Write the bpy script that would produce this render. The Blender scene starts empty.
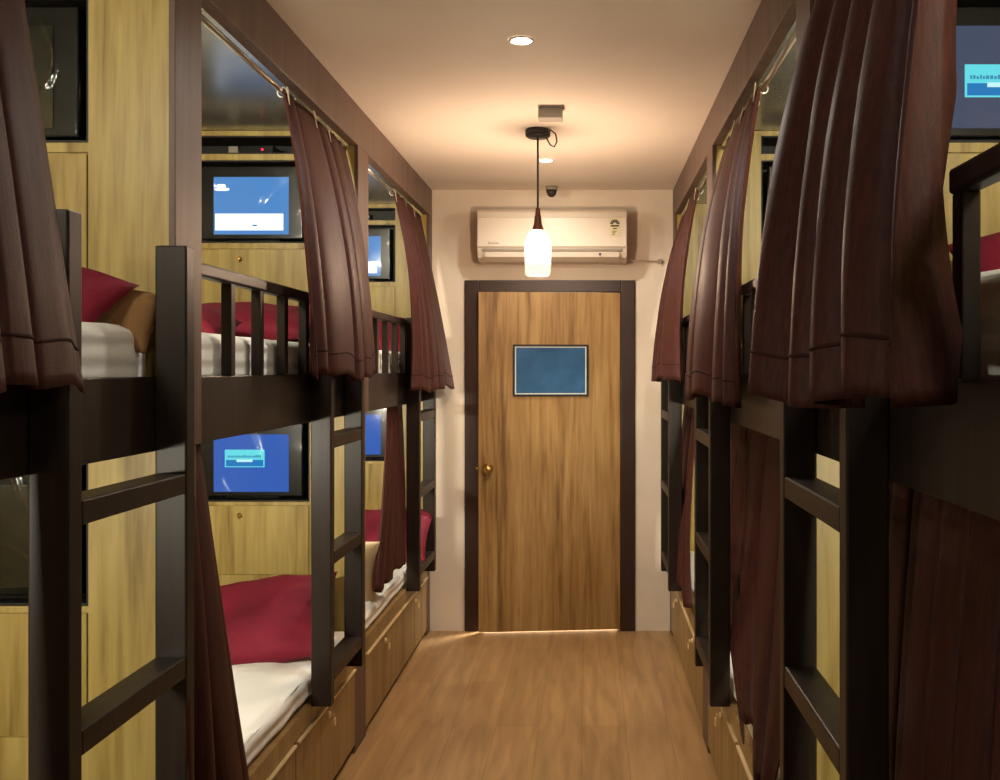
import bpy, bmesh, math, random
from mathutils import Vector, Matrix, Euler, noise
random.seed(7)
scn = bpy.context.scene
COL = scn.collection
PI = math.pi

# ------------------------------------------------------------------ materials
def lin(c):
    return tuple((v/12.92 if v <= .04045 else ((v+.055)/1.055)**2.4) for v in (x/255 for x in c)) + (1,)

def new_mat(name):
    m = bpy.data.materials.new(name); m.use_nodes = True
    nt = m.node_tree
    b = nt.nodes['Principled BSDF']
    return m, nt, b

def N(nt, t, **kw):
    n = nt.nodes.new(t)
    for k, v in kw.items():
        if k in n.inputs: n.inputs[k].default_value = v
        else: setattr(n, k, v)
    return n

def simple(name, rgb, rough=.5, metal=0, spec=.5, bump=0, bscale=60, var=0, vscale=4):
    m, nt, b = new_mat(name)
    b.inputs['Base Color'].default_value = lin(rgb)
    b.inputs['Roughness'].default_value = rough
    b.inputs['Metallic'].default_value = metal
    b.inputs['Specular IOR Level'].default_value = spec
    tc = N(nt, 'ShaderNodeTexCoord')
    if bump:
        n = N(nt, 'ShaderNodeTexNoise', Scale=bscale, Detail=4.0)
        nt.links.new(tc.outputs['Object'], n.inputs['Vector'])
        bp = N(nt, 'ShaderNodeBump', Strength=bump, Distance=.004)
        nt.links.new(n.outputs['Fac'], bp.inputs['Height'])
        nt.links.new(bp.outputs['Normal'], b.inputs['Normal'])
    if var:
        n = N(nt, 'ShaderNodeTexNoise', Scale=vscale, Detail=3.0)
        nt.links.new(tc.outputs['Object'], n.inputs['Vector'])
        r = N(nt, 'ShaderNodeValToRGB')
        r.color_ramp.elements[0].position = .3; r.color_ramp.elements[1].position = .7
        r.color_ramp.elements[0].color = lin([max(0, c*(1-var)) for c in rgb])
        r.color_ramp.elements[1].color = lin([min(255, c*(1+var)) for c in rgb])
        nt.links.new(n.outputs['Fac'], r.inputs['Fac'])
        nt.links.new(r.outputs['Color'], b.inputs['Base Color'])
    return m

def wood(name, dark, mid, light, rough=.45, axis='Z', scale=1.0, board=.0, spec=.4):
    """laminate: long grain along one axis, drawn from stretched noise"""
    m, nt, b = new_mat(name)
    tc = N(nt, 'ShaderNodeTexCoord')
    oi = N(nt, 'ShaderNodeObjectInfo')
    add = N(nt, 'ShaderNodeVectorMath', operation='MULTIPLY_ADD')
    nt.links.new(tc.outputs['Object'], add.inputs[0])
    add.inputs[1].default_value = (1, 1, 1)
    cmb = N(nt, 'ShaderNodeCombineXYZ')
    mul = N(nt, 'ShaderNodeMath', operation='MULTIPLY'); mul.inputs[1].default_value = 9.0
    nt.links.new(oi.outputs['Random'], mul.inputs[0])
    for i in range(3): nt.links.new(mul.outputs[0], cmb.inputs[i])
    nt.links.new(cmb.outputs[0], add.inputs[2])
    s = {'X': (.9, 14, 14), 'Y': (14, .9, 14), 'Z': (14, 14, .9)}[axis]
    s1 = tuple(v*scale for v in s); s2 = tuple(v*scale*4.5 for v in s)
    mp1 = N(nt, 'ShaderNodeMapping'); mp1.inputs['Scale'].default_value = s1
    mp2 = N(nt, 'ShaderNodeMapping'); mp2.inputs['Scale'].default_value = s2
    n1 = N(nt, 'ShaderNodeTexNoise', Scale=1.0, Detail=4.0, Distortion=.6)
    n2 = N(nt, 'ShaderNodeTexNoise', Scale=1.0, Detail=5.0, Distortion=.3)
    for mp, n in ((mp1, n1), (mp2, n2)):
        nt.links.new(add.outputs[0], mp.inputs['Vector']); nt.links.new(mp.outputs[0], n.inputs['Vector'])
    mx = N(nt, 'ShaderNodeMath', operation='MULTIPLY_ADD'); mx.inputs[1].default_value = .35
    sc = N(nt, 'ShaderNodeMath', operation='MULTIPLY'); sc.inputs[1].default_value = .65
    nt.links.new(n1.outputs['Fac'], sc.inputs[0])
    nt.links.new(n2.outputs['Fac'], mx.inputs[0]); nt.links.new(sc.outputs[0], mx.inputs[2])
    r = N(nt, 'ShaderNodeValToRGB')
    e = r.color_ramp.elements
    e[0].position = .34; e[0].color = lin(dark)
    e[1].position = .64; e[1].color = lin(light)
    k = r.color_ramp.elements.new(.47); k.color = lin(mid)
    nt.links.new(mx.outputs[0], r.inputs['Fac'])
    nt.links.new(r.outputs['Color'], b.inputs['Base Color'])
    bp = N(nt, 'ShaderNodeBump', Strength=.12, Distance=.002)
    nt.links.new(n2.outputs['Fac'], bp.inputs['Height']); nt.links.new(bp.outputs['Normal'], b.inputs['Normal'])
    b.inputs['Roughness'].default_value = rough
    b.inputs['Specular IOR Level'].default_value = spec
    return m

def emit(name, rgb, strength=1.0):
    m, nt, b = new_mat(name)
    b.inputs['Base Color'].default_value = (0.01, .01, .012, 1)
    b.inputs['Emission Color'].default_value = lin(rgb)
    b.inputs['Emission Strength'].default_value = strength
    b.inputs['Roughness'].default_value = .15; b.inputs['Specular IOR Level'].default_value = .15
    return m

M = {}
M['cream'] = simple('cream_wall_paint', (224, 210, 192), .8, bump=.15, bscale=90, var=.02)
M['ceiling'] = simple('ceiling_paint', (238, 227, 213), .85, bump=.08, bscale=60, var=.015, vscale=1.5)
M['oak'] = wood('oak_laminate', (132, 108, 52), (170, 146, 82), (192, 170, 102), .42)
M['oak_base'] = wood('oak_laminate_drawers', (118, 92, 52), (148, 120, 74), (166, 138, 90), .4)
M['door_wood'] = wood('door_laminate', (112, 80, 42), (156, 120, 70), (180, 146, 94), .5, scale=.9)
M['dark'] = wood('dark_wenge_laminate', (28, 21, 17), (37, 28, 23), (46, 36, 29), .42, scale=1.2, spec=.3)
M['post'] = wood('dark_brown_laminate_frame', (84, 66, 58), (98, 78, 68), (108, 88, 77), .5, scale=1.0)
M['frame'] = simple('door_frame_paint', (46, 26, 20), .45, var=.08)
M['panel'] = simple('berth_ceiling_laminate', (150, 150, 142), .24, spec=.5, var=.04, vscale=6)
M['panel'].node_tree.nodes['Principled BSDF'].inputs['Metallic'].default_value = .6
M['black'] = simple('black_lining', (22, 19, 17), .6)
M['tvbody'] = simple('television_plastic', (13, 14, 14), .3, spec=.25, var=.1)
M['white_plastic'] = simple('white_plastic', (208, 195, 178), .25, spec=.6)
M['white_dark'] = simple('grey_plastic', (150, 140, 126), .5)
M['grey_mark'] = simple('grey_print', (120, 112, 108), .6)
M['blackprint'] = simple('dark_print', (48, 40, 36), .6)
M['chrome'] = simple('brushed_steel', (190, 185, 175), .28, metal=1)
M['brass'] = simple('worn_brass', (196, 158, 96), .28, metal=1)
M['red'] = simple('maroon_pillow_cotton', (122, 12, 42), .8, bump=.35, bscale=70, var=.1, vscale=7)
M['brown_cloth'] = simple('brown_cushion_cotton', (128, 92, 52), .85, bump=.3, bscale=80, var=.1)
M['beige_cloth'] = simple('beige_cotton', (206, 186, 150), .85, bump=.3, bscale=80, var=.06)
M['pendant_black'] = simple('black_metal_cap', (34, 24, 20), .4, metal=.2)
M['cap_copper'] = simple('dark_copper_cap', (96, 56, 40), .38, metal=.6)
M['cord'] = simple('cord', (52, 38, 30), .6)
M['sign_blue'] = simple('blue_glazing', (58, 98, 138), .12, spec=.8, var=.12, vscale=5)
M['sign_white'] = simple('white_bead', (205, 215, 215), .4)
M['paint_black'] = simple('black_frame', (20, 17, 16), .45)
M['tape'] = simple('pale_tape', (204, 190, 160), .7)
M['lip'] = simple('brass_painted_gleam', (244, 220, 170), .35, metal=.2)  # brass gleam put into a pale, barely metallic colour
M['film_line'] = simple('grey_label', (200, 190, 150), .6)

def sheet_mat():
    m, nt, b = new_mat('white_bed_linen')
    b.inputs['Base Color'].default_value = lin((244, 243, 239)); b.inputs['Roughness'].default_value = .8
    tc = N(nt, 'ShaderNodeTexCoord')
    w = N(nt, 'ShaderNodeTexWave', Scale=7.0, Distortion=1.2, wave_type='BANDS', bands_direction='Z')
    w.inputs['Detail'].default_value = 2
    n = N(nt, 'ShaderNodeTexNoise', Scale=9.0, Detail=3.0)
    ad = N(nt, 'ShaderNodeMath', operation='ADD')
    nt.links.new(tc.outputs['Object'], w.inputs['Vector']); nt.links.new(tc.outputs['Object'], n.inputs['Vector'])
    nt.links.new(w.outputs['Fac'], ad.inputs[0]); nt.links.new(n.outputs['Fac'], ad.inputs[1])
    bp = N(nt, 'ShaderNodeBump', Strength=.5, Distance=.010)
    nt.links.new(ad.outputs[0], bp.inputs['Height']); nt.links.new(bp.outputs['Normal'], b.inputs['Normal'])
    return m
M['sheet'] = sheet_mat()

def curtain_mat():
    m, nt, b = new_mat('brown_satin_curtain')
    tc = N(nt, 'ShaderNodeTexCoord')
    mp = N(nt, 'ShaderNodeMapping'); mp.inputs['Scale'].default_value = (140, 140, 9)
    n = N(nt, 'ShaderNodeTexNoise', Scale=1.0, Detail=5.0)
    nt.links.new(tc.outputs['Object'], mp.inputs['Vector']); nt.links.new(mp.outputs[0], n.inputs['Vector'])
    r = N(nt, 'ShaderNodeValToRGB')
    r.color_ramp.elements[0].position = .35; r.color_ramp.elements[0].color = lin((56, 29, 25))
    r.color_ramp.elements[1].position = .68; r.color_ramp.elements[1].color = lin((73, 38, 33))
    nt.links.new(n.outputs['Fac'], r.inputs['Fac']); nt.links.new(r.outputs['Color'], b.inputs['Base Color'])
    b.inputs['Roughness'].default_value = .52; b.inputs['Specular IOR Level'].default_value = .13
    b.inputs['Sheen Weight'].default_value = .0; b.inputs['Sheen Roughness'].default_value = .4
    b.inputs['Sheen Tint'].default_value = lin((190, 130, 110))
    n2 = N(nt, 'ShaderNodeTexNoise', Scale=220.0, Detail=2.0)
    nt.links.new(tc.outputs['Object'], n2.inputs['Vector'])
    bp = N(nt, 'ShaderNodeBump', Strength=.25, Distance=.002)
    nt.links.new(n2.outputs['Fac'], bp.inputs['Height']); nt.links.new(bp.outputs['Normal'], b.inputs['Normal'])
    return m
M['curtain'] = curtain_mat()
M['curtain_hem'] = simple('curtain_hem_cloth', (54, 29, 25), .8, spec=.1, bump=.2, bscale=220, var=.08, vscale=30)

def floor_mat():
    m, nt, b = new_mat('floor_wood_planks')
    tc = N(nt, 'ShaderNodeTexCoord')
    mp = N(nt, 'ShaderNodeMapping'); mp.inputs['Rotation'].default_value = (0, 0, PI/2)
    br = N(nt, 'ShaderNodeTexBrick', Scale=1.0)
    br.inputs['Brick Width'].default_value = 1.15; br.inputs['Row Height'].default_value = .19
    br.inputs['Mortar Size'].default_value = .0018; br.inputs['Mortar Smooth'].default_value = .4
    br.inputs['Color1'].default_value = lin((174, 140, 96)); br.inputs['Color2'].default_value = lin((186, 150, 104))
    br.inputs['Mortar'].default_value = lin((152, 118, 78))
    nt.links.new(tc.outputs['Object'], mp.inputs['Vector']); nt.links.new(mp.outputs[0], br.inputs['Vector'])
    mp2 = N(nt, 'ShaderNodeMapping'); mp2.inputs['Scale'].default_value = (22, 2.2, 1)
    n = N(nt, 'ShaderNodeTexNoise', Scale=1.0, Detail=6.0, Distortion=.5)
    nt.links.new(tc.outputs['Object'], mp2.inputs['Vector']); nt.links.new(mp2.outputs[0], n.inputs['Vector'])
    r = N(nt, 'ShaderNodeValToRGB')
    r.color_ramp.elements[0].position = .3; r.color_ramp.elements[0].color = (.72, .68, .62, 1)
    r.color_ramp.elements[1].position = .7; r.color_ramp.elements[1].color = (1.08, 1.06, 1.04, 1)
    nt.links.new(n.outputs['Fac'], r.inputs['Fac'])
    mx = N(nt, 'ShaderNodeMix', data_type='RGBA', blend_type='MULTIPLY')
    mx.inputs[0].default_value = 1
    nt.links.new(br.outputs['Color'], mx.inputs[6]); nt.links.new(r.outputs['Color'], mx.inputs[7])
    nt.links.new(mx.outputs[2], b.inputs['Base Color'])
    b.inputs['Roughness'].default_value = .36
    return m
M['floor'] = floor_mat()

def film_mat():
    m = bpy.data.materials.new('clear_plastic_film'); m.use_nodes = True
    nt = m.node_tree; nt.nodes.clear()
    o = N(nt, 'ShaderNodeOutputMaterial'); mx = N(nt, 'ShaderNodeMixShader')
    fr = N(nt, 'ShaderNodeFresnel', IOR=1.3)
    t = N(nt, 'ShaderNodeBsdfTransparent'); g = N(nt, 'ShaderNodeBsdfGlossy', Roughness=.07)
    t.inputs['Color'].default_value = (.97, .97, .96, 1)
    hf = N(nt, 'ShaderNodeMath', operation='MULTIPLY'); hf.inputs[1].default_value = .55
    nt.links.new(fr.outputs[0], hf.inputs[0]); nt.links.new(hf.outputs[0], mx.inputs[0]); nt.links.new(t.outputs[0], mx.inputs[1]); nt.links.new(g.outputs[0], mx.inputs[2])
    nt.links.new(mx.outputs[0], o.inputs['Surface'])
    return m
M['film'] = film_mat()

def shade_mat():
    m = bpy.data.materials.new('frosted_bottle_glass'); m.use_nodes = True
    nt = m.node_tree; nt.nodes.clear()
    o = N(nt, 'ShaderNodeOutputMaterial')
    t = N(nt, 'ShaderNodeBsdfTransparent'); t.inputs['Color'].default_value = (1, .80, .62, 1)
    tr = N(nt, 'ShaderNodeBsdfTranslucent'); tr.inputs['Color'].default_value = (1, .86, .74, 1)
    g = N(nt, 'ShaderNodeBsdfGlossy', Roughness=.15)
    a = N(nt, 'ShaderNodeMixShader'); a.inputs[0].default_value = .05
    b = N(nt, 'ShaderNodeMixShader'); b.inputs[0].default_value = .08
    nt.links.new(t.outputs[0], a.inputs[1]); nt.links.new(tr.outputs[0], a.inputs[2])
    nt.links.new(a.outputs[0], b.inputs[1]); nt.links.new(g.outputs[0], b.inputs[2])
    nt.links.new(b.outputs[0], o.inputs['Surface'])
    return m
M['shade'] = shade_mat()
M['bulb'] = emit('lit_bulb', (255, 226, 188), 14)
def bulb_mat():
    m = bpy.data.materials.new('lit_bulb_glass'); m.use_nodes = True
    nt = m.node_tree; nt.nodes.clear()
    o = N(nt, 'ShaderNodeOutputMaterial'); a = N(nt, 'ShaderNodeAddShader')
    e = N(nt, 'ShaderNodeEmission', Strength=5.0); e.inputs['Color'].default_value = lin((255, 222, 180))
    t = N(nt, 'ShaderNodeBsdfTransparent')
    nt.links.new(e.outputs[0], a.inputs[0]); nt.links.new(t.outputs[0], a.inputs[1]); nt.links.new(a.outputs[0], o.inputs['Surface'])
    return m
M['bulb'] = bulb_mat()
M['downlight'] = emit('lit_downlight', (255, 240, 220), 14)
M['berthglow'] = emit('added_berth_glow', (255, 228, 180), 5)
M['red_led'] = emit('red_led', (255, 40, 70), 1.6)
M['scr_bright'] = emit('screen_bright_blue', (72, 128, 190), .8)
M['scr_blue'] = emit('screen_deep_blue', (42, 84, 166), .85)
M['scr_grey'] = emit('screen_blue_grey', (70, 80, 105), .6)
M['scr_off'] = simple('screen_switched_off', (26, 28, 26), .14, spec=.6)
M['dlg_white'] = emit('dialog_white', (244, 250, 255), 1.1)
M['dlg_cyan'] = emit('dialog_cyan', (96, 214, 226), .75)
M['dlg_mid'] = emit('dialog_blue', (30, 120, 190), .7)
M['dlg_text'] = emit('dialog_text', (60, 150, 190), .6)
M['dlg_text_light'] = emit('dialog_text_light', (190, 240, 245), .75)

# ------------------------------------------------------------------ mesh helpers
class MB:
    def __init__(s): s.v = []; s.f = []; s.sm = []
    def box(s, x0, x1, y0, y1, z0, z1):
        if x0 > x1: x0, x1 = x1, x0
        if y0 > y1: y0, y1 = y1, y0
        if z0 > z1: z0, z1 = z1, z0
        n = len(s.v)
        s.v += [(x0,y0,z0),(x1,y0,z0),(x1,y1,z0),(x0,y1,z0),(x0,y0,z1),(x1,y0,z1),(x1,y1,z1),(x0,y1,z1)]
        for q in ((0,3,2,1),(4,5,6,7),(0,1,5,4),(1,2,6,5),(2,3,7,6),(3,0,4,7)):
            s.f.append(tuple(n+i for i in q)); s.sm.append(False)
        return s
    def tube(s, pts, r, n=10, cap=True):
        pts = [Vector(p) for p in pts]
        base = len(s.v); rs = r if isinstance(r, (list, tuple)) else [r]*len(pts)
        for i, p in enumerate(pts):
            d = (pts[min(i+1, len(pts)-1)] - pts[max(i-1, 0)]).normalized()
            a = d.orthogonal() if i == 0 else a - d*a.dot(d)
            a.normalize(); b = d.cross(a)
            for k in range(n):
                t = 2*PI*k/n
                s.v.append(tuple(p + (a*math.cos(t) + b*math.sin(t))*rs[i]))
        for i in range(len(pts)-1):
            for k in range(n):
                s.f.append((base+i*n+k, base+i*n+(k+1) % n, base+(i+1)*n+(k+1) % n, base+(i+1)*n+k)); s.sm.append(True)
        if cap:
            s.f.append(tuple(base+k for k in range(n))[::-1]); s.sm.append(False)
            e = base+(len(pts)-1)*n
            s.f.append(tuple(e+k for k in range(n))); s.sm.append(False)
        return s
    def lathe(s, prof, c, n=24, axis='Z', cap=True):
        """profile of (r, h) turned about an axis through c"""
        base = len(s.v)
        for r, h in prof:
            for k in range(n):
                t = 2*PI*k/n; p, q = r*math.cos(t), r*math.sin(t)
                s.v.append({'Z': (c[0]+p, c[1]+q, c[2]+h), 'Y': (c[0]+p, c[1]+h, c[2]+q), 'X': (c[0]+h, c[1]+p, c[2]+q)}[axis])
        for i in range(len(prof)-1):
            for k in range(n):
                s.f.append((base+i*n+k, base+i*n+(k+1) % n, base+(i+1)*n+(k+1) % n, base+(i+1)*n+k)); s.sm.append(True)
        for i in (0, len(prof)-1) if cap else ():
            if prof[i][0] > 1e-5:
                s.f.append(tuple(base+i*n+k for k in range(n))); s.sm.append(False)
        return s
    def grid(s, fn, nu, nv, smooth=True):
        base = len(s.v)
        for j in range(nv+1):
            for i in range(nu+1): s.v.append(tuple(fn(i/nu, j/nv)))
        for j in range(nv):
            for i in range(nu):
                a = base+j*(nu+1)+i
                s.f.append((a, a+1, a+nu+2, a+nu+1)); s.sm.append(smooth)
        return s
    def prism(s, prof, x0, x1, smooth=False):
        """closed (y,z) outline extruded along x"""
        n = len(prof); base = len(s.v)
        for x in (x0, x1):
            for y, z in prof: s.v.append((x, y, z))
        for k in range(n):
            s.f.append((base+k, base+(k+1) % n, base+n+(k+1) % n, base+n+k)); s.sm.append(smooth)
        s.f.append(tuple(base+k for k in range(n))[::-1]); s.sm.append(False)
        s.f.append(tuple(base+n+k for k in range(n))); s.sm.append(False)
        return s
    def build(s, name, mat, parent=None, bevel=0, solid=0, subsurf=0, label=None, recalc=True):
        """ONE mesh object; vertices are given in the room's coordinates"""
        zs = min(p[2] for p in s.v)
        cx = (min(p[0] for p in s.v)+max(p[0] for p in s.v))/2
        cy = (min(p[1] for p in s.v)+max(p[1] for p in s.v))/2
        o = Vector((cx, cy, zs))
        me = bpy.data.meshes.new(name)
        me.from_pydata([tuple(Vector(p)-o) for p in s.v], [], s.f)
        me.polygons.foreach_set('use_smooth', s.sm)
        if recalc:
            bm = bmesh.new(); bm.from_mesh(me); bmesh.ops.recalc_face_normals(bm, faces=bm.faces); bm.to_mesh(me); bm.free()
        me.materials.append(mat)
        ob = bpy.data.objects.new(name, me); COL.objects.link(ob)
        ob.location = o
        if parent is not None:
            ob.parent = parent
            ob.location = o - world_loc(parent)
        if bevel:
            b = ob.modifiers.new('bevel', 'BEVEL'); b.width = bevel; b.segments = 2; b.limit_method = 'ANGLE'
        if solid:
            b = ob.modifiers.new('solid', 'SOLIDIFY'); b.thickness = solid; b.offset = 0
        if subsurf:
            b = ob.modifiers.new('sub', 'SUBSURF'); b.levels = subsurf; b.render_levels = subsurf
        if label: ob['label'] = label
        return ob

def world_loc(o):
    v = Vector(o.location)
    while o.parent is not None:
        o = o.parent; v += Vector(o.location)
    return v

def thing(name, loc, label, cat, group=None):
    o = bpy.data.objects.new(name, None); COL.objects.link(o)
    o.location = loc; o.empty_display_size = .1
    return tag(o, label, cat, group)
def tag(o, label, cat, group=None):
    o['label'] = label; o['category'] = cat
    if group: o['group'] = group
    return o
def struct(o, label=None):
    o['kind'] = 'structure'
    if label: o['label'] = label
    return o

# ------------------------------------------------------------------ room dimensions
CAM_Z = 1.57; F = 930.0
HC = 2.654; YB = 5.60; Y0 = -1.0
XL, XR = -.945, .505            # front faces of the bunk posts
WL, WR = XL-.97, XR+.97         # side walls
BOXY = (.615, 2.127, 2.27, 3.81, 3.985, 5.50)
SIDE = {'L': dict(X=lambda t: XL-t, tb=.013, s=-1), 'R': dict(X=lambda t: XR+t, tb=-.018, s=1)}

# ------------------------------------------------------------------ the room itself
struct(MB().box(WL-.1, WR+.1, Y0-.1, 7.0, -.1, 0).build('floor', M['floor']), 'warm brown wood plank floor')
struct(MB().box(WL-.1, WR+.1, Y0-.1, 7.0, HC, HC+.1).build('ceiling', M['ceiling']), 'cream painted ceiling')
struct(MB().box(WL-.1, WL, Y0-.1, 7.0, 0, HC).build('wall_left', M['cream']))
struct(MB().box(WR, WR+.1, Y0-.1, 7.0, 0, HC).build('wall_right', M['cream']))
struct(MB().box(WL, WR, Y0-.1, Y0, 0, HC).build('wall_front', M['cream']))
DX0, DX1, DZ = -.747, .277, 2.11
w = MB().box(WL, DX0, YB, YB+.1, 0, HC).box(DX1, WR, YB, YB+.1, 0, HC).box(DX0, DX1, YB, YB+.1, DZ, HC)
struct(w.build('wall_back', M['cream']), 'cream end wall around the door')
struct(MB().box(WL, WR, 6.9, 7.0, 0, HC).build('wall_outside', M['cream']))
# deep beams along the top of both rows of bunks
struct(MB().box(XL, XL-.04, Y0, YB, 2.49, HC).build('trim_1', M['post'], bevel=.003), 'dark brown beam above the left bunks')
struct(MB().box(XR, XR+.04, Y0, YB, 2.49, HC).build('trim_2', M['post'], bevel=.003), 'dark brown beam above the right bunks')

# door
d = thing('door_1', (-.235, YB, 0), 'light wood door standing slightly ajar in a dark brown frame', 'door'); d['kind'] = 'structure'
J = .086
MB().box(DX0+J, DX0+J+.016, YB+.055, YB+.075, 0, DZ-.072).box(DX1-J-.018, DX1-J, YB+.032, YB+.075, 0, DZ-.072).box(DX0+J+.016, DX1-J-.018, YB+.055, YB+.075, DZ-.09, DZ-.072).box(DX0, DX0+J, YB-.015, YB+.12, 0, DZ).box(DX1-J, DX1, YB-.015, YB+.12, 0, DZ).box(DX0+J, DX1-J, YB-.015, YB+.12, DZ-.072, DZ).build('door_frame', M['frame'], d, bevel=.004)
hx, hy = DX1-J-.003, YB-.012
LW = hx-(DX0+J+.003)
ang = math.asin(.072/LW)
ROT = Matrix.Rotation(ang, 4, 'Z')
def leaf_part(mb, name, mat, parent, **kw):
    # closed-door coordinates relative to the hinge, swung open about it
    mb.v = [tuple((ROT @ Vector(p)) + Vector((hx, hy, 0))) for p in mb.v]
    return mb.build(name, mat, parent, **kw)
leaf = leaf_part(MB().box(-LW, 0, 0, .038, .012, 2.034), 'door_leaf', M['door_wood'], d, bevel=.002)
px0, px1, pz0, pz1 = -.455-hx, -.005-hx, 1.413, 1.722
leaf_part(MB().box(px0, px1, -.012, -.001, pz0, pz0+.012).box(px0, px1, -.012, -.001, pz1-.012, pz1).box(px0, px0+.012, -.012, -.001, pz0+.012, pz1-.012).box(px1-.012, px1, -.012, -.001, pz0+.012, pz1-.012), 'panel_frame', M['paint_black'], leaf, label='black frame of the blue panel')
q = .012
leaf_part(MB().box(px0+q, px1-q, -.009, -.001, pz0+q, pz0+q+.007).box(px0+q, px1-q, -.009, -.001, pz1-q-.007, pz1-q).box(px0+q, px0+q+.007, -.009, -.001, pz0+q+.007, pz1-q-.007).box(px1-q-.007, px1-q, -.009, -.001, pz0+q+.007, pz1-q-.007), 'panel_bead', M['sign_white'], leaf, label='white bead edging')
leaf_part(MB().box(px0+.019, px1-.019, -.006, -.001, pz0+.019, pz1-.019), 'blue_panel', M['sign_blue'], leaf, label='blue glazed panel in the door')
kx, kz = -LW+.055, .985
kb = MB().lathe([(.0, -.072), (.018, -.07), (.027, -.06), (.029, -.05), (.024, -.038), (.012, -.03), (.011, -.012), (.03, -.010), (.032, -.001)], (kx, 0, kz), 20, 'Y')
leaf_part(kb, 'door_knob', M['brass'], leaf, label='round brass door knob')
leaf_part(MB().lathe([(0, -.006), (.006, -.005), (.006, .012)], (-LW-.012, .02, kz), 10, 'X'), 'latch', M['brass'], leaf)

# light beyond the door
def area(name, loc, rot, size, power, color, sy=None):
    l = bpy.data.lights.new(name, 'AREA'); l.size = size; l.energy = power; l.color = color
    if sy: l.shape = 'RECTANGLE'; l.size_y = sy
    o = bpy.data.objects.new(name, l); COL.objects.link(o); o.location = loc; o.rotation_euler = rot
    return o
def spot(name, loc, power, color, angle=150, blend=.6, r=.04):
    l = bpy.data.lights.new(name, 'SPOT'); l.energy = power; l.color = color; l.spot_size = math.radians(angle); l.spot_blend = blend; l.shadow_soft_size = r
    o = bpy.data.objects.new(name, l); COL.objects.link(o); o.location = loc
    return o
def point(name, loc, power, color, r=.03):
    l = bpy.data.lights.new(name, 'POINT'); l.energy = power; l.color = color; l.shadow_soft_size = r
    o = bpy.data.objects.new(name, l); COL.objects.link(o); o.location = loc
    return o
area('hallway_lamp', (.1, 6.2, 2.6), (0, 0, 0), .5, 160, (1, .97, .92))

# ------------------------------------------------------------------ bunks
WHERE = {('L', 1): 'left-hand bunk nearest the camera', ('L', 2): 'middle bunk of the left row', ('L', 3): 'left-hand bunk beside the door wall',
         ('R', 1): 'right-hand bunk nearest the camera', ('R', 2): 'middle bunk of the right row', ('R', 3): 'right-hand bunk beside the door wall'}
LADDER = {('L', 1): (1.585, 2.095), ('L', 2): (3.20, 3.68), ('L', 3): (4.87, 5.40),
          ('R', 1): (1.505, 2.035), ('R', 2): (3.20, 3.68), ('R', 3): (4.87, 5.40)}
GEND = {('L', 1): 1.50, ('L', 2): 3.17, ('L', 3): 4.855, ('R', 1): 1.225, ('R', 2): 2.90, ('R', 3): 4.855}
BLABEL = {('L', 1): 'two-tier dark wood bunk at the left edge, a maroon pillow and brown cushion above',
          ('L', 2): 'two-tier dark wood bunk, middle of the left row, both its televisions glowing blue',
          ('L', 3): 'two-tier dark wood bunk, last on the left, touching the wall with the door',
          ('R', 1): 'two-tier dark wood bunk at the right edge behind the widest brown curtain',
          ('R', 2): 'two-tier dark wood bunk, middle of the right row, its upper television switched off',
          ('R', 3): 'two-tier dark wood bunk, last on the right, touching the wall with the door'}
TN0, TN1 = .20, .74             # niche, measured inwards from the post face
UP0, UP1 = 2.09, 2.43
LO0, LO1 = 1.03, 1.37

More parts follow.
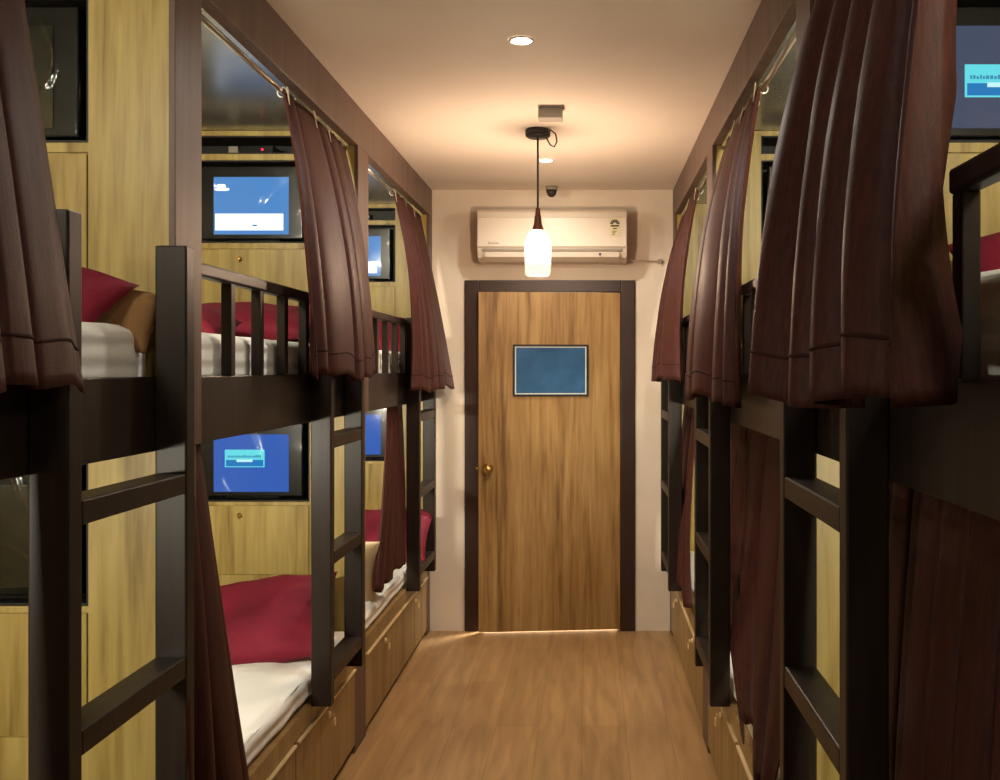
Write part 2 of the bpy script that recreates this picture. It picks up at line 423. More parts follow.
BERTH = (8.5, 10); R90 = PI/2
def bunk(sd, k):
    S = SIDE[sd]; X, tb = S['X'], S['tb']
    y0, y1 = BOXY[2*k-2], BOXY[2*k-1]
    ye = BOXY[2*k] if k < 3 else YB
    g0, g1 = LADDER[(sd, k)]
    root = thing('bunk_bed', (X(.48), (y0+ye)/2, 0), BLABEL[(sd, k)], 'bunk bed', 'built-in bunks along the corridor')
    def B(mb, t0, t1, *r): return mb.box(X(t0), X(t1), *r)
    T = .95
    # post: dark slab on the corridor end of the partition
    m = MB(); B(m, 0, .016, y1-.002, ye, 1.39, 2.49); B(m, tb, tb+.0165, y1-.002, ye, 0, 1.39)
    m.build('post', M['post'], root, bevel=.002)
    # partition with its niches
    m = MB(); yb = ye
    yf = y1
    d_ = ye-.012
    B(m, .016, TN0, yf, d_, .42, 2.55)                 # blank board next to the corridor
    B(m, TN1, T, yf, d_, .42, 2.55)
    B(m, TN0, TN1, yf, d_, 2.53, 2.55)
    B(m, TN0, TN1, yf, d_, UP1, 2.455)
    B(m, TN0, TN1, yf+.004, d_, 1.37, UP0)
    B(m, TN0, TN1, yf+.004, d_, .42, LO0)
    B(m, TN0-.0, TN1, yf, yf+.02, UP0-.022, UP0)
    B(m, TN0-.0, TN1, yf, yf+.02, LO0-.012, LO0)
    B(m, TN0, TN1, yf, yf+.02, 1.55, 1.775); B(m, TN0, TN1, yf, yf+.02, .45, .73)
    m.build('partition_panel', M['oak'], root)
    m = MB(); B(m, .016, T, d_, ye-.001, .42, 2.55); m.build('partition_back', M['oak'], root)
    for (a, b) in ((UP0, UP1), (2.455, 2.53), (LO0, LO1)):
        m = MB(); e = .002
        B(m, TN0+e, TN1-e, d_-.006, d_-.001, a+e, b-e)
        B(m, TN0+e, TN0+.006, yf+.003, d_-.006, a+e, b-e); B(m, TN1-.006, TN1-e, yf+.003, d_-.006, a+e, b-e)
        B(m, TN0+.006, TN1-.006, yf+.003, d_-.006, a+e, a+.006); B(m, TN0+.006, TN1-.006, yf+.003, d_-.006, b-.006, b-e)
        m.build('niche_lining', M['black'], root, label='black lined niche')
    for a, b in ((1.778, UP0-.026), (.733, LO0-.016)):
        m = MB(); B(m, TN0+.003, TN1-.003, yf-.003, yf+.0035, a, b)
        dr = m.build('cabinet_door', M['oak'], root, bevel=.0015)
        lx = X(.485); lz = b-.04
        MB().lathe([(0, -.008), (.009, -.008), (.011, -.004), (.011, 0)], (lx, yf-.003, lz), 14, 'Y').box(lx-.002, lx+.002, yf-.019, yf-.011, lz-.012, lz+.004).build('lock', M['brass'], dr, label='small brass cam lock')
    # upper deck and its fascia
    m = MB(); B(m, .016 if tb < .016 else tb, T, y0+.001, y1-.003, 1.50, 1.53); 
    m.build('upper_deck', M['dark'], root)
    m = MB(); B(m, tb, tb+.03, y0, y1-.004, 1.39, 1.50); B(m, tb, tb+.0298, y0, y1-.004, 1.50, 1.555)
    m = MB(); B(m, tb, tb+.03, y0, y1-.004, 1.39, 1.555)
    m.build('bed_fascia', M['dark'], root, bevel=.003)
    # guard rail
    gt0, gt1 = (.006, .036) if sd == 'L' else (-.03, -.002)
    ge = GEND[(sd, k)]
    m = MB(); B(m, gt0-.003, gt1+.003, y0, ge, 1.80, 1.834)
    gr = m.build('guard_rail', M['dark'], root, bevel=.006)
    n = 4
    for i in range(n):
        yy = y0 + (ge-.02-y0)*(i+1)/(n) if i < n else ge
        if i == n-1: yy = ge-.02
        m = MB(); B(m, gt0+.001, gt1-.001, yy-.016, yy+.016, 1.555, 1.801)
        m.build('spindle', M['dark'], gr, bevel=.003)
    # ladder
    l0, l1 = tb-.0705, tb-.0005
    for a in (g0, g1-.045):
        m = MB(); B(m, l0, l1, a, a+.045, .41, 1.845)
        m.build('ladder_rail', M['dark'], root, bevel=.004)
    for zt in (1.342, .937, .53):
        m = MB(); B(m, l0+.001, l1-.001, g0+.0455, g1-.0455, zt-.045, zt)
        m.build('ladder_rung', M['dark'], root, bevel=.004)
    # base with drawers
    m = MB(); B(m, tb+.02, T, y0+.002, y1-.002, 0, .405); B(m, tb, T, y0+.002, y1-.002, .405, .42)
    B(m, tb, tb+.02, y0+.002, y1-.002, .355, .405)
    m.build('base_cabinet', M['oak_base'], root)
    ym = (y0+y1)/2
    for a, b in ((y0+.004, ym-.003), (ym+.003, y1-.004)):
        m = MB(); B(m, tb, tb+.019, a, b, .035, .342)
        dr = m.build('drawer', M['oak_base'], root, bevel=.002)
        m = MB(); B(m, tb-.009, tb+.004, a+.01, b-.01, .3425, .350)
        m.build('drawer_lip', M['lip'], dr, label='thin metal edge strip, its shine painted pale')
        c = (a+b)/2
        # cam lock with its key
        lk = MB().lathe([(.013, 0), (.013, .004), (.010, .007), (0, .007)] if sd == 'L' else [(.013, 0), (.013, -.004), (.010, -.007), (0, -.007)], (X(tb), c, .30), 14, 'X')
        B(lk, tb-.02, tb-.0075, c-.002, c+.002, .294, .306)
        B(lk, tb-.024, tb-.019, c-.011, c+.011, .262, .288)
        lk.build('drawer_lock', M['lip'], dr, label='small metal lock with key')
    m = MB(); B(m, tb+.019, tb+.03, y0+.004, y1-.004, 0, .035); m.build('plinth', M['dark'], root)
    # unseen lamp strip added to light each berth from its near end wall
    for zl, pw in ((2.36, BERTH[0]), (1.27, BERTH[1])):
        m = MB(); B(m, .30, .66, y0+.0015, y0+.022, zl, zl+.045)
        lp = m.build('added_berth_lamp', M['white_plastic'], root, bevel=.004)
        m = MB(); B(m, .31, .65, y0+.0225, y0+.027, zl+.008, zl+.037)
        m.build('lamp_diffuser', M['berthglow'], lp, label='glowing strip')
        a = area('added_berth_light', (X(.48), y0+.03, zl+.02), (R90, 0, 0), .34, pw, (1, .93, .74), .03)
    # berth ceiling and inner wall
    m = MB(); B(m, .0405, T, y0+.001, y1-.001, 2.551, 2.57); m.build('berth_ceiling', M['panel'], root)
    m = MB(); B(m, T+.001, T+.018, y0, ye-.001, 0, 2.57); m.build('side_lining', M['oak'], root)
    m = MB().tube([(X(.055), y0, 2.478), (X(.055), y1-.001, 2.478)], .009, 12); m.build('curtain_rod', M['chrome'], root, label='metal curtain rod')
    m = MB().tube([(X(.055), y0, 1.402), (X(.055), y1-.001, 1.402)], .007, 10); m.build('curtain_rod', M['chrome'], root, label='metal curtain rod')
    return root
for sd in 'LR':
    for k in (1, 2, 3): bunk(sd, k)
# closing panel at the unseen near end of each row
for sd in 'LR':
    X = SIDE[sd]['X']
    o = MB().box(X(0), X(.968), .56, .612, 0, 2.55).build('trim_3' if sd == 'L' else 'trim_4', M['oak']); struct(o)

# ------------------------------------------------------------------ televisions
def tv(sd, k, upper, scr, label, dlg=None):
    X = SIDE[sd]['X']; s = SIDE[sd]['s']; y1 = BOXY[2*k-1]
    zb = (UP0 if upper else LO0)+.0065
    t0, t1 = .235, .66
    root = thing('television', ((X(t0)+X(t1))/2, y1+.05, zb), label, 'television', 'small televisions in the bunk niches')
    m = MB().box(X(t0), X(t1), y1+.022, y1+.062, zb+.012, zb+.315)
    m.box(X(.33), X(.56), y1+.03, y1+.075, zb, zb+.012)
    body = m.build('casing', M['tvbody'], root, bevel=.005)
    a, b, c, d_ = .292, .60, zb+.032, zb+.268
    MB().box(X(a), X(b), y1+.019, y1+.0225, c, d_).build('screen', scr, root, label='display')
    xc = (X(a)+X(b))/2; W = b-a; H = d_-c
    xl, xr = xc-W/2, xc+W/2
    def R(fx0, fx1, fz0, fz1, off=.0175):
        return MB().box(xl+W*fx0, xl+W*fx1, y1+off, y1+off+.0012, c+H*fz0, c+H*fz1)
    if dlg == 'white':
        R(.02, .93, .07, .36).build('message_box', M['dlg_white'], root, bevel=.0005, label='glaring white message box on screen')
        mm = MB()
        for fx, fz, rx, rz in ((.1, .84, .06, .035), (.11, .785, .10, .025)):
            pts = []
            for q in range(20):
                t = 2*PI*q/20
                pts.append((xl+W*(fx+rx*math.copysign(abs(math.cos(t))**.6, math.cos(t))), c+H*(fz+rz*math.copysign(abs(math.sin(t))**.6, math.sin(t)))))
            n = len(mm.v)
            for yy in (y1+.0175, y1+.0187):
                mm.v += [(p, yy, z) for p, z in pts]
            mm.f.append(tuple(range(n, n+20))); mm.f.append(tuple(range(n+20, n+40))[::-1]); mm.sm += [False, False]
            for q in range(20): mm.f.append((n+q, n+(q+1) % 20, n+20+(q+1) % 20, n+20+q)); mm.sm.append(False)
        mm.build('screen_emblem', M['dlg_white'], root, label='white blurred emblem')
        R(.52, .58, .14, .17, .0165).build('message_button', M['dlg_mid'], root)
    if dlg == 'cyan':
        (d0, d1), (e0, e1) = ((.15, .68), (.43, .735)) if sd == 'L' else ((.227, .78), (.30, .62))
        dx = lambda f: d0+(d1-d0)*f
        ez = lambda f: e0+(e1-e0)*f
        b1 = R(d0, d1, e0, e1).build('message_box', M['dlg_cyan'], root, label='pale cyan message box on screen')
        R(dx(.03), dx(.97), ez(.05), ez(.42), .0165).build('message_band', M['dlg_mid'], b1)
        R(dx(.30), dx(.70), ez(.30), ez(.44), .0155).build('message_button', M['dlg_text_light'], b1)
        mm = MB(); x = dx(.07); rnd = random.Random(3)
        while x < dx(.92):
            wd = rnd.uniform(.012, .024)
            mm.box(xl+W*x, xl+W*(x+wd), y1+.0165, y1+.0175, c+H*ez(.55), c+H*(ez(.55)+rnd.uniform(.025, .045))); x += wd+.008
        mm.build('caption', M['dlg_text'], b1)
    # clinging plastic film, crinkled
    sx = 3.7*k + (5 if upper else 0)
    def film(u, v):
        x = X(t0-.012)+(X(t1+.012)-X(t0-.012))*u; z = zb+.006+.318*v
        e = min(u, 1-u, v, 1-v)
        p = Vector((x*9+sx, z*9, 1.3*k))
        f = noise.noise(p*.6)*.5 + max(0, .14-abs(noise.noise(p*.8+Vector((4, 1, 2)))))*6
        return (x, y1+.009-.006*f*min(1, e*10)+(.006 if e < .01 else 0), z)
    MB().grid(film, 70, 56).build('plastic_film', M['film'], root, label='crinkled clear plastic film', recalc=False)
    return root
tv('L', 1, True, M['scr_off'], 'switched-off television in the niche at the top left corner, film over its grey screen')
tv('L', 1, False, M['scr_off'], 'dark television in the low niche behind the ladder at the left edge')
tv('L', 2, True, M['scr_bright'], 'upper television in the middle left bunk, bright blue with a glaring white message box', 'white')
tv('L', 2, False, M['scr_blue'], 'lower television in the middle left bunk, deep blue with a small cyan message box', 'cyan')
tv('L', 3, True, M['scr_bright'], 'upper blue television in the last left bunk by the door wall', 'white')
tv('L', 3, False, M['scr_blue'], 'lower deep blue television in the last left bunk, seen past the ladder')
tv('R', 1, True, M['scr_grey'], 'television at the top right corner with a bright blue message box on a grey screen', 'cyan')
tv('R', 2, True, M['scr_off'], 'dark switched-off television in the middle right bunk between two curtains')

# set-top boxes on the little shelf over the upper televisions
for k, lab in ((2, 'small black set-top box with red light on the shelf in the middle left bunk'), (3, 'small black set-top box with red light on the shelf in the last left bunk')):
    y1 = BOXY[2*k-1]; z = 2.455+.0062
    x0, x1 = -1.44, -1.30
    r = thing('set_top_box', ((x0+x1)/2, y1+.05, z), lab, 'set-top box', 'set-top boxes on the shelves')
    MB().box(x0, x1, y1+.02, y1+.10, z, z+.034).build('casing', M['tvbody'], r, bevel=.003)
    MB().lathe([(0, -.004), (.005, -.003), (.005, 0)], (-1.345, y1+.02, z+.017), 10, 'Y').build('indicator_light', M['red_led'], r, label='glowing red light')
    MB().box(-1.485, -1.445, y1+.018, y1+.05, z, z+.03).build('power_adapter', M['white_dark'], r, bevel=.003)

# ------------------------------------------------------------------ bedding
def mattress(sd, k, upper, label, hz=None, amp=.006):
    X = SIDE[sd]['X']; tb = SIDE[sd]['tb']; y0, y1 = BOXY[2*k-2], BOXY[2*k-1]
    if upper: z0, z1, t0 = 1.5305, 1.668, .045
    else: z0, z1, t0 = .4205, .515, tb+.012
    if hz: z1 = hz
    bx = [X(t0), X(.93)]; bx.sort()
    lo = Vector((bx[0], y0+.02, z0)); hi = Vector((bx[1], y1-.012, z1)); r = min(.035, (z1-z0)*.42)
    bm = bmesh.new(); bmesh.ops.create_cube(bm, size=1.0)
    for e in list(bm.edges): pass
    bmesh.ops.subdivide_edges(bm, edges=bm.edges[:], cuts=27, use_grid_fill=True)
    c = (lo+hi)/2; h = (hi-lo)/2
    for v in bm.verts:
        p = Vector((v.co.x*2, v.co.y*2, v.co.z*2))
        # cluster samples near the borders
        q = Vector([math.copysign(1-(1-abs(a))**1.35, a) if False else a for a in p])
        w = Vector((q.x*h.x, q.y*h.y, q.z*h.z))
        inn = Vector([max(-h[i]+r, min(h[i]-r, w[i])) for i in range(3)])
        dlt = w-inn
        if dlt.length > 1e-6: w = inn+dlt.normalized()*min(r, dlt.length if dlt.length < r else r)
        nrm = Vector((0, 0, 1)) if abs(q.z) > .99 else Vector((math.copysign(1, q.x), 0, 0)) if abs(q.x) > .99 else Vector((0, math.copysign(1, q.y), 0))
        s = w+c
        n1 = noise.noise(Vector((s.x*6, s.y*5+k*3, s.z*6)))
        n2 = 1-abs(noise.noise(Vector((s.x*11+s.y*7, s.y*4-s.x*6, s.z*5+k))))
        if q.z > -.95: w += nrm*amp*(n1*.7+(n2-.8)*.9)
        v.co = w+c
    o = Vector((c.x, c.y, z0))
    for v in bm.verts: v.co -= o
    for f in bm.faces: f.smooth = True
    me = bpy.data.meshes.new('mattress'); bm.to_mesh(me); bm.free(); me.materials.append(M['sheet'])
    ob = bpy.data.objects.new('mattress', me); COL.objects.link(ob); ob.location = o
    return tag(ob, label, 'mattress', 'white mattresses on the bunks')
mattress('L', 1, True, 'white ribbed mattress on the upper deck at the left edge, under the brown cushion')
mattress('L', 2, True, 'white mattress behind the guard rail of the upper middle left berth')
mattress('L', 2, False, 'white mattress on the lower middle left berth, under a large maroon pillow', amp=.009)
mattress('L', 3, True, 'white mattress behind the far left guard rail, next to the door wall')
mattress('L', 3, False, 'white mattress on the lower far left berth, past the second ladder', amp=.008)
mattress('R', 1, True, 'thick crumpled white mattress at the right edge beside the big curtain', hz=1.715, amp=.014)
mattress('R', 2, True, 'white mattress behind the guard rail of the upper middle right berth')
mattress('R', 2, False, 'white mattress on the lower middle right berth, under a hanging curtain', amp=.008)
mattress('R', 3, False, 'white mattress on the lower far right berth, nearest the door wall', amp=.008)

def pillow(name, c, size, rot, mat, label, cat, group=None, seed=0, wr=.012):
    w, h, th = size
    R = Euler(rot).to_matrix(); c = Vector(c)
    m = MB(); n = 30
    def surf(sg):
        def f(a, b):
            u = 2*a-1; v = 2*b-1
            u = math.copysign(abs(u)**.85, u); v = math.copysign(abs(v)**.85, v)
            e = max(0, (1-abs(u)**3.0))*max(0, (1-abs(v)**3.0))
            x = w/2*u*(1-.07*(1-v*v)); y = h/2*v*(1-.07*(1-u*u))
            z = sg*th/2*e**.55
            p = Vector((x*7+seed, y*7, sg*2+seed))
            rad = noise.noise(Vector((math.atan2(v, u)*3.2+seed, seed, sg)))
            z += (noise.noise(p)*wr + rad*wr*.9*(u*u+v*v)*.7)*min(1, e*4)
            return R @ Vector((x, y, z)) + c
        return f
    m.grid(surf(1), n, n); m.grid(surf(-1), n, n)
    o = m.build(name, mat)
    bm = bmesh.new(); bm.from_mesh(o.data); bmesh.ops.remove_doubles(bm, verts=bm.verts, dist=.0008)
    bmesh.ops.recalc_face_normals(bm, faces=bm.faces); bm.to_mesh(o.data); bm.free()
    return tag(o, label, cat, group)
G = 'maroon pillows on the berths'
R_ = math.radians
pillow('pillow', (-1.275, 1.95, 1.738), (.54, .27, .12), (R_(40), R_(14), 0), M['red'], 'maroon pillow on the upper left edge berth, leaning beside the brown cushion', 'pillow', G, 1)
pillow('cushion', (-1.10, 2.065, 1.70), (.30, .15, .09), (R_(62), R_(12), 0), M['brown_cloth'], 'brown cushion wedged behind the maroon pillow at the left edge', 'cushion', None, 2)
pillow('pillow', (-1.33, 3.595, 1.75), (.62, .36, .14), (R_(14), R_(2), 0), M['red'], 'maroon pillow lying behind the middle left guard rail', 'pillow', G, 3)
pillow('pillow', (-1.46, 3.17, 1.74), (.46, .34, .13), (R_(10), R_(7), R_(8)), M['red'], 'second maroon pillow in the upper middle left berth, the one nearer the ladder post', 'pillow', G, 4)
pillow('pillow', (-1.27, 3.50, .625), (.60, .44, .15), (R_(30), R_(-6), R_(6)), M['red'], 'large maroon pillow on the lower middle left berth below the cyan message box', 'pillow', G, 5, .022)
pillow('pillow', (-1.26, 5.25, 1.76), (.60, .40, .14), (R_(30), 0, 0), M['red'], 'maroon pillow in the upper far left berth behind the short guard rail', 'pillow', G, 6)
pillow('pillow', (-1.20, 5.24, .64), (.62, .42, .15), (R_(34), 0, 0), M['red'], 'maroon pillow on the lower far left berth, seen either side of a hanging curtain', 'pillow', G, 7)
pillow('cushion', (-1.19, 4.25, .65), (.46, .32, .10), (R_(100), R_(4), 0), M['beige_cloth'], 'pale beige cushion standing on the lower far left berth behind the ladder', 'cushion', None, 8)
pillow('pillow', (1.04, 1.95, 1.78), (.50, .28, .13), (R_(46), R_(-8), 0), M['red'], 'maroon pillow at the right edge below the television', 'pillow', G, 9)
pillow('pillow', (.84, 3.60, 1.72), (.50, .34, .11), (R_(26), R_(-8), 0), M['red'], 'maroon pillow in the upper middle right berth behind the guard rail', 'pillow', G, 10)

# ------------------------------------------------------------------ curtains
def interp(ks, z):
    # one smooth curve through three (z, value) keys
    (z0, a), (z1, b), (z2, c) = ks
    r = (z0-z)/(z0-z2); m = (z0-z1)/(z0-z2)
    return a*(r-m)*(r-1)/m + b*r*(r-1)/(m*(m-1)) + c*r*(r-m)/(1-m)

def curtain(sd, label, ztop, zmid, zbot, yn, yfar, tn, tf, folds=6, seed=0, amp=(.012, .03), hem=True, wav=.012, group=None, bulge=0):
    """yn/yfar: y of the near/far edge at top, mid, bottom; tn/tf: how far in (+) or out (-) of the post face there"""
    X = SIDE[sd]['X']; rnd = random.Random(seed)
    ph = [rnd.uniform(0, 6.28) for _ in range(6)]
    keys = lambda a: [(ztop, a[0]), (zmid, a[1]), (zbot, a[2])]
    K = [keys(a) for a in (yn, yfar, tn, tf)]
    def f(u, v, off=0):
        zb = zbot + wav*math.sin(u*9+ph[0]) + wav*.6*math.sin(u*23+ph[1])
        z = ztop+(zb-ztop)*v
        # fold positions wander a little with height
        uu = u + .012*math.sin(v*3.0+ph[2]+u*5)*(v) 
        a = interp(K[0], z); b = interp(K[1], z); t0 = interp(K[2], z); t1 = interp(K[3], z)
        # pleats pinch: fold spacing varies along the width
        w = uu + .06*math.sin(uu*7+ph[3]) + .03*math.sin(uu*15+ph[4])
        A = (amp[0]+(amp[1]-amp[0])*v)*(1-.9*max(u, 0)**6)
        s1 = math.sin(w*folds*2*PI+ph[5]); s2 = math.sin(w*folds*4.3*PI+ph[1]+v*1.3)
        wave = 1.9*abs(math.sin(w*folds*PI+ph[5]))**.75 - .95 + s2*.12
        n = noise.noise(Vector((u*5+seed, v*1.6, seed*1.7)))*.25
        cr = 0
        y = a+(b-a)*(u + .25/folds*-math.sin(w*folds*2*PI+2*ph[5])*.5*min(1, 6*u*(1-u)))
        t = t0+(t1-t0)*u - bulge*math.sin(PI*min(1, max(0, u)))*(lambda r: r*(2-r) if r < 1 else 1)((ztop-z)/(ztop-zmid)) - A*(1+wave+n+cr)+off
        return (X(t), y, z)
    nu, nv = max(60, folds*16), 44
    hv = .92
    m = MB().grid(f, nu, nv)
    o = m.build('curtain', M['curtain'], None, recalc=False)
    sol = o.modifiers.new('solid', 'SOLIDIFY'); sol.thickness = .003; sol.offset = 0
    tag(o, label, 'curtain', group)
    if hem:
        H = zmid-zbot
        vv = 1-.075/(ztop-zbot)
        def fh(u, v): return f(u, vv+.006*(v-.5), -.0022)
        mh = MB().grid(fh, nu, 2)
        h = mh.build('hem_seam', M['curtain_hem'], o, recalc=False)
        sol = h.modifiers.new('solid', 'SOLIDIFY'); sol.thickness = .002; sol.offset = 0
    # pale tape tabs showing at the gathered top
    if hem:
        for u in (.015, .36, .58):
            a, b, c = f(u, .012), f(u, .055), f(min(1, u+.03), .02)
            dy = .016
            oo = -SIDE[sd]['s']*.006
            MB().grid(lambda p, q_: (a[0]+(b[0]-a[0])*q_+oo, a[1]+(b[1]-a[1])*q_+dy*(p-.5)*(1-.5*q_), a[2]+.02+(b[2]-a[2]-.02)*q_), 2, 4).build('hook_tape', M['tape'], o, solid=.002, recalc=False, label='pale hook tape')
    # hooks that hold it on the rod
    ncl = max(3, min(6, folds))
    for i in range(ncl):
        u = (i+.5)/ncl
        p = f(u, .004); xr = X(.055)
        zr = ztop+.008
        pts = []
        for q in range(13):
            th = 2*PI*q/12
            pts.append((xr+.016*math.cos(th), p[1], zr-.003+.016*math.sin(th)))
        MB().tube(pts, .0025, 6, cap=False).build('curtain_ring', M['chrome'], o)
    return o
GU = 'brown curtains of the upper berths'; GL = 'brown curtains of the lower berths'
ZR = 2.47
curtain('L', 'dark brown curtain at the left edge hanging over the upper berth and nearest ladder', ZR, 1.85, 1.535,
        (1.02, .95, .90), (1.57, 1.565, 1.60), (.05, -.035, -.05), (.05, -.045, -.075), 5, 1, (.01, .022), group=GU)
curtain('L', 'dark brown upper curtain drawn between the middle left berth and its ladder', ZR, 1.85, 1.545,
        (2.97, 2.90, 2.88), (3.79, 3.77, 3.75), (.05, -.045, -.06), (.05, -.055, -.075), 6, 2, (.01, .02), group=GU, bulge=.022)
curtain('L', 'dark brown upper curtain flaring out beside the door wall on the left', ZR, 1.85, 1.465,
        (4.66, 4.66, 4.60), (5.49, 5.50, 5.54), (.05, -.04, -.04), (.05, -.075, -.14), 5, 3, (.01, .02), group=GU)
curtain('R', 'largest brown curtain at the right, hanging in deep folds over the nearest right ladder', ZR, 1.85, 1.525,
        (1.20, 1.13, 1.07), (2.10, 2.035, 1.97), (.05, -.03, -.035), (.05, -.06, -.085), 7, 14, (.026, .06), group=GU, bulge=.042)
curtain('R', 'dark brown upper curtain across the middle right berth, second from the door', ZR, 1.85, 1.475,
        (2.93, 2.76, 2.70), (3.75, 3.68, 3.68), (.05, -.03, -.035), (.05, -.07, -.095), 6, 5, (.01, .024), group=GU, bulge=.045)
curtain('R', 'dark brown upper curtain flaring out beside the door wall on the right', ZR, 1.85, 1.52,
        (4.62, 4.45, 4.30), (5.49, 5.46, 5.33), (.05, -.035, -.045), (.05, -.075, -.115), 5, 6, (.01, .022), group=GU, bulge=.04)
ZL = 1.396
curtain('L', 'near-black lower curtain at the bottom left corner behind the nearest ladder', ZL, .95, .47,
        (.90, .88, .85), (1.49, 1.50, 1.52), (.06, .03, .0), (.06, .03, -.015), 4, 7, (.006, .018), hem=False, group=GL)
curtain('L', 'near-black lower curtain bunched behind the nearest left ladder, beside the lower maroon pillow', ZL, 1.15, .45,
        (2.275, 2.13, 2.115), (2.395, 2.40, 2.42), (.06, .0, .004), (.06, .03, -.065), 3, 8, (.006, .02), hem=False, group=GL)
curtain('L', 'dark brown lower curtain bunched over the far left berth, ending on its mattress', ZL, .95, .59,
        (4.60, 4.36, 4.10), (4.99, 4.94, 4.86), (.06, .035, .02), (.06, .035, .02), 4, 9, (.006, .018), hem=False, group=GL)
curtain('R', 'dark brown lower curtain at the bottom right corner below the thick bed rail', ZL, .95, .44,
        (.80, .80, .80), (1.84, 1.82, 1.80), (.06, .03, .02), (.06, .03, .02), 7, 10, (.006, .02), hem=False, group=GL)
curtain('R', 'dark brown lower curtain hanging over the white mattress of the middle right berth', ZL, .68, .525,
        (2.34, 2.33, 2.30), (3.74, 3.56, 2.98), (.06, .02, -.02), (.06, .02, -.015), 5, 11, (.006, .022), hem=False, group=GL, wav=.03)
curtain('R', 'dark brown lower curtain bunched on the far right berth nearest the door wall', ZL, .95, .47,
        (4.72, 4.62, 4.32), (5.46, 5.44, 5.2), (.06, .015, -.02), (.06, .02, -.015), 4, 12, (.006, .02), hem=False, group=GL)

# ------------------------------------------------------------------ end wall and ceiling fittings
ac = thing('air_conditioner', (-.213, YB, 2.2), 'white split air conditioner on the end wall above the door', 'air conditioner')
ax0, ax1 = -.652, .222
prof = [(YB-.001, 2.205), (YB-.13, 2.205), (YB-.165, 2.225), (YB-.182, 2.262), (YB-.19, 2.30), (YB-.192, 2.46), (YB-.185, 2.49), (YB-.165, 2.508), (YB-.001, 2.51)]
MB().prism(prof, ax0, ax1).build('body', M['white_plastic'], ac, bevel=.006)
MB().prism([(YB-.195, 2.285), (YB-.199, 2.29), (YB-.200, 2.455), (YB-.194, 2.46), (YB-.1925, 2.46), (YB-.1925, 2.285)], ax0+.004, ax1-.004).build('front_cover', M['white_plastic'], ac, bevel=.002)
MB().prism([(YB-.184, 2.258), (YB-.192, 2.27), (YB-.193, 2.278), (YB-.186, 2.278)], ax0+.03, ax1-.03).build('air_slot', M['white_dark'], ac, label='air slot, its shade painted grey')  # solid strip, coloured grey for the shade inside the slot
MB().prism([(YB-.150, 2.205), (YB-.186, 2.228), (YB-.194, 2.255), (YB-.189, 2.257), (YB-.178, 2.232), (YB-.150, 2.212)], ax0+.045, ax1-.045).build('flap', M['white_plastic'], ac)
# rating sticker: arc of rays over a small table, and a small grey word mark
st = MB().box(.118, .182, YB-.2015, YB-.2002, 2.345, 2.452).build('rating_sticker', M['film_line'], ac, label='pale energy rating sticker')
mm = MB()
cx, cz = .150, 2.422
for i in range(7):
    a0, a1 = PI*i/7+.04, PI*(i+1)/7-.04
    n = len(mm.v)
    for yy in (YB-.2028, YB-.2016):
        for r, a in ((.010, a0), (.028, a0), (.028, a1), (.010, a1)): mm.v.append((cx+r*math.cos(a), yy, cz-.006+r*math.sin(a)))
    for q_ in ((0,1,2,3),(7,6,5,4),(0,4,5,1),(1,5,6,2),(2,6,7,3),(3,7,4,0)): mm.f.append(tuple(n+i_ for i_ in q_)); mm.sm.append(False)
mm.box(cx-.024, cx+.024, YB-.2028, YB-.2016, 2.402, 2.411); mm.box(cx-.012, cx+.012, YB-.2028, YB-.2016, 2.388, 2.394)
for i in range(3): mm.box(cx-.016, cx+.010-.006*i, YB-.2028, YB-.2016, 2.374-.010*i, 2.378-.010*i)
mm.build('rating_print', M['blackprint'], st)
mm = MB(); x = -.585; rnd = random.Random(5)
for i in range(7):
    wd = .006; hgt = .012 if i == 0 else .008
    mm.box(x, x+wd, YB-.2012, YB-.2002, 2.302, 2.302+hgt); x += wd+.003
mm.build('word_mark', M['grey_mark'], ac, label='small grey word mark')
MB().box(ax0+.71, ax0+.722, YB-.197, YB-.190, 2.236, 2.250).build('receiver_window', M['blackprint'], ac)
MB().tube([(ax1-.002, YB-.10, 2.225), (ax1+.03, YB-.04, 2.225), (ax1+.06, YB-.012, 2.224), (ax1+.20, YB-.010, 2.222)], .006, 8).build('drain_pipe', M['cream'], ac)
MB().box(ax1+.195, ax1+.215, YB-.022, YB-.001, 2.21, 2.236).build('pipe_clip', M['white_dark'], ac)

CX = -.222
# recessed downlights, plus one unseen, added to light the nearest bunks
DL = ((3.055, 'round lit downlight nearest the camera in the ceiling'), (4.80, 'round lit downlight behind the hanging pendant'), (.80, None))
for y, lab in DL:
    if lab:
        r = thing('downlight', (CX, y, HC-.01), lab, 'ceiling light', 'recessed ceiling downlights')
        MB().lathe([(.032, -.004), (.036, -.006), (.042, -.004), (.043, -.0005)], (CX, y, HC), 28, cap=False).build('rim', M['white_plastic'], r)
        MB().lathe([(0, -.0035), (.033, -.0035), (.034, -.001)], (CX, y, HC), 28).build('diffuser', M['downlight'], r, label='glowing white diffuser')
    else:
        r = thing('downlight', (CX, y, HC-.01), 'added round ceiling downlight over the nearest bunks, unseen above the frame', 'ceiling light', 'recessed ceiling downlights')
        MB().lathe([(.032, -.004), (.036, -.006), (.042, -.004), (.043, -.0005)], (CX, y, HC), 28, cap=False).build('rim', M['white_plastic'], r)
        MB().lathe([(0, -.0035), (.033, -.0035), (.034, -.001)], (CX, y, HC), 28).build('diffuser', M['downlight'], r)
    spot('downlight_lamp', (CX, y, HC-.012), 26 if lab else 7, (1, .93, .82), 165, .5, .033)

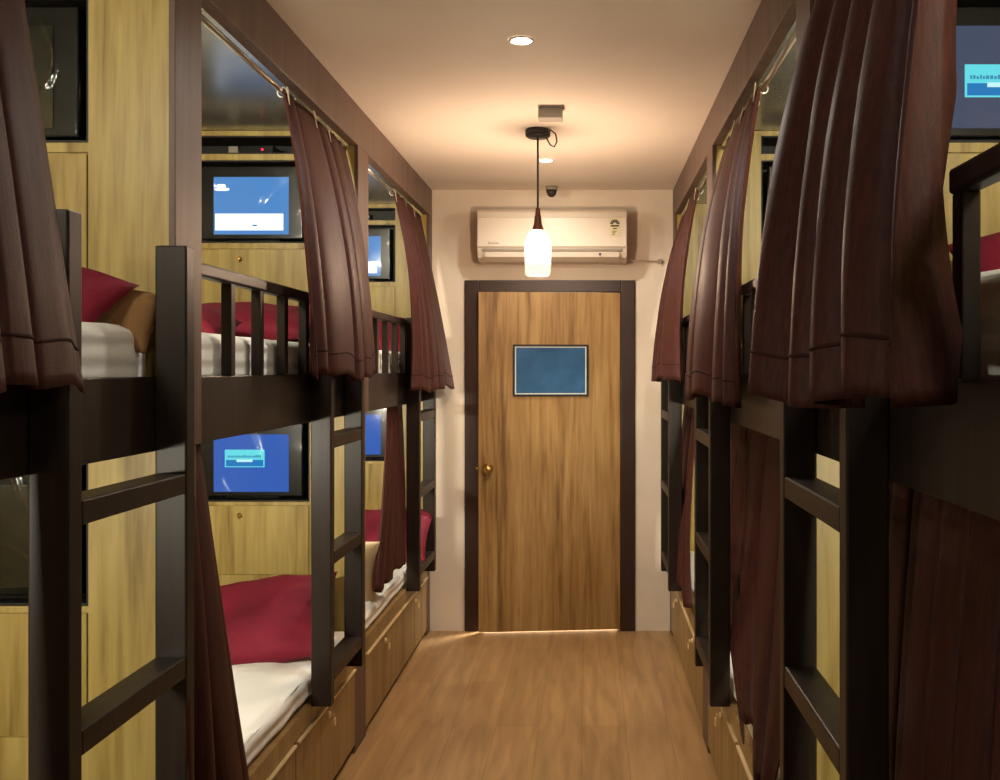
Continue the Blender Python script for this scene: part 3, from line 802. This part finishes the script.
# pendant
def pendant(px, PY, lab, pw):
  p = thing('pendant_lamp', (px, PY, 1.995), lab, 'pendant lamp')
  MB().lathe([(0, -.036), (.046, -.035), (.056, -.028), (.057, -.003), (.055, -.0005)], (px, PY, HC), 28).build('canopy', M['pendant_black'], p)
  MB().tube([(px, PY, HC-.034), (px, PY, 2.30)], .0045, 8).build('cord', M['cord'], p)
  MB().lathe([(.005, .105), (.010, .10), (.012, .07), (.015, .06), (.018, .03), (.026, .004), (.027, 0)], (px, PY, 2.20), 24).build('cap', M['cap_copper'], p, label='dark copper lamp cap')
  bot = MB().lathe([(.026, .205), (.034, .198), (.049, .175), (.058, .145), (.060, .11), (.059, .05), (.057, .012), (.050, 0)], (px, PY, 1.995), 32)
  g = bot.build('glass_shade', M['shade'], p, label='frosted amber bottle shade')
  MB().lathe([(0, 0), (.016, .004), (.029, .022), (.033, .045), (.028, .07), (.016, .088), (.013, .11)], (px, PY, 2.088), 20).build('bulb', M['bulb'], p, label='glowing bulb')
  loop = []
  for i in range(15):
      a = i/14
      loop.append((px+.03+.055*math.sin(a*PI)*1.0+.01*a, PY-.057*(1-a)+.0, HC-.02-.075*math.sin(a*PI)**1.2*(.5+.5*a)))
  MB().tube([(px+.04, PY-.02, HC-.03), (px+.06, PY-.045, HC-.012), (px+.082, PY-.05, HC-.03), (px+.088, PY-.05, HC-.065), (px+.076, PY-.05, HC-.088), (px+.058, PY-.052, HC-.08), (px+.042, PY-.054, HC-.05), (px+.034, PY-.052, HC-.028)], .0035, 8).build('loose_wire', M['cord'], p, label='loose loop of wire')
  point('pendant_bulb_lamp', (px, PY, 2.14), pw, (1, .87, .76), .03)
pendant(-.231, 4.20, 'bottle-shaped glass pendant lamp glowing in front of the door wall', 21)

# junction box and small dome
jb = MB().box(-.21, -.11, 3.83, 3.90, HC-.045, HC-.0005)
tag(jb.build('junction_box', M['white_dark'], bevel=.004), 'small beige junction box on the ceiling just before the pendant', 'junction box')
r = thing('smoke_detector', (CX, 5.50, HC-.06), 'small dark round detector on the ceiling above the air conditioner', 'smoke detector')
MB().lathe([(0, -.02), (.034, -.02), (.036, -.016), (.036, -.0005)], (CX, 5.50, HC), 24).build('base', M['white_dark'], r)
MB().lathe([(0, -.062), (.012, -.06), (.024, -.05), (.030, -.034), (.031, -.021)], (CX, 5.50, HC), 24).build('dome', M['blackprint'], r, label='dark dome')

# ------------------------------------------------------------------ world, camera, colour
wd = bpy.data.worlds.new('world'); scn.world = wd; wd.use_nodes = True
wd.node_tree.nodes['Background'].inputs[0].default_value = (.02, .018, .015, 1)
cam = bpy.data.cameras.new('camera'); co = bpy.data.objects.new('camera', cam); COL.objects.link(co)
cam.sensor_fit = 'HORIZONTAL'; cam.sensor_width = 36; cam.lens = F/1000*36
cam.shift_x = -.089; cam.shift_y = -.020
cam.clip_start = .02
co.location = (0, 0, CAM_Z); co.rotation_euler = (PI/2, 0, 0)
scn.camera = co
vs = scn.view_settings
vs.view_transform = 'Standard'; vs.look = 'None'; vs.gamma = 1; vs.use_curve_mapping = False
vs.exposure = 0.55
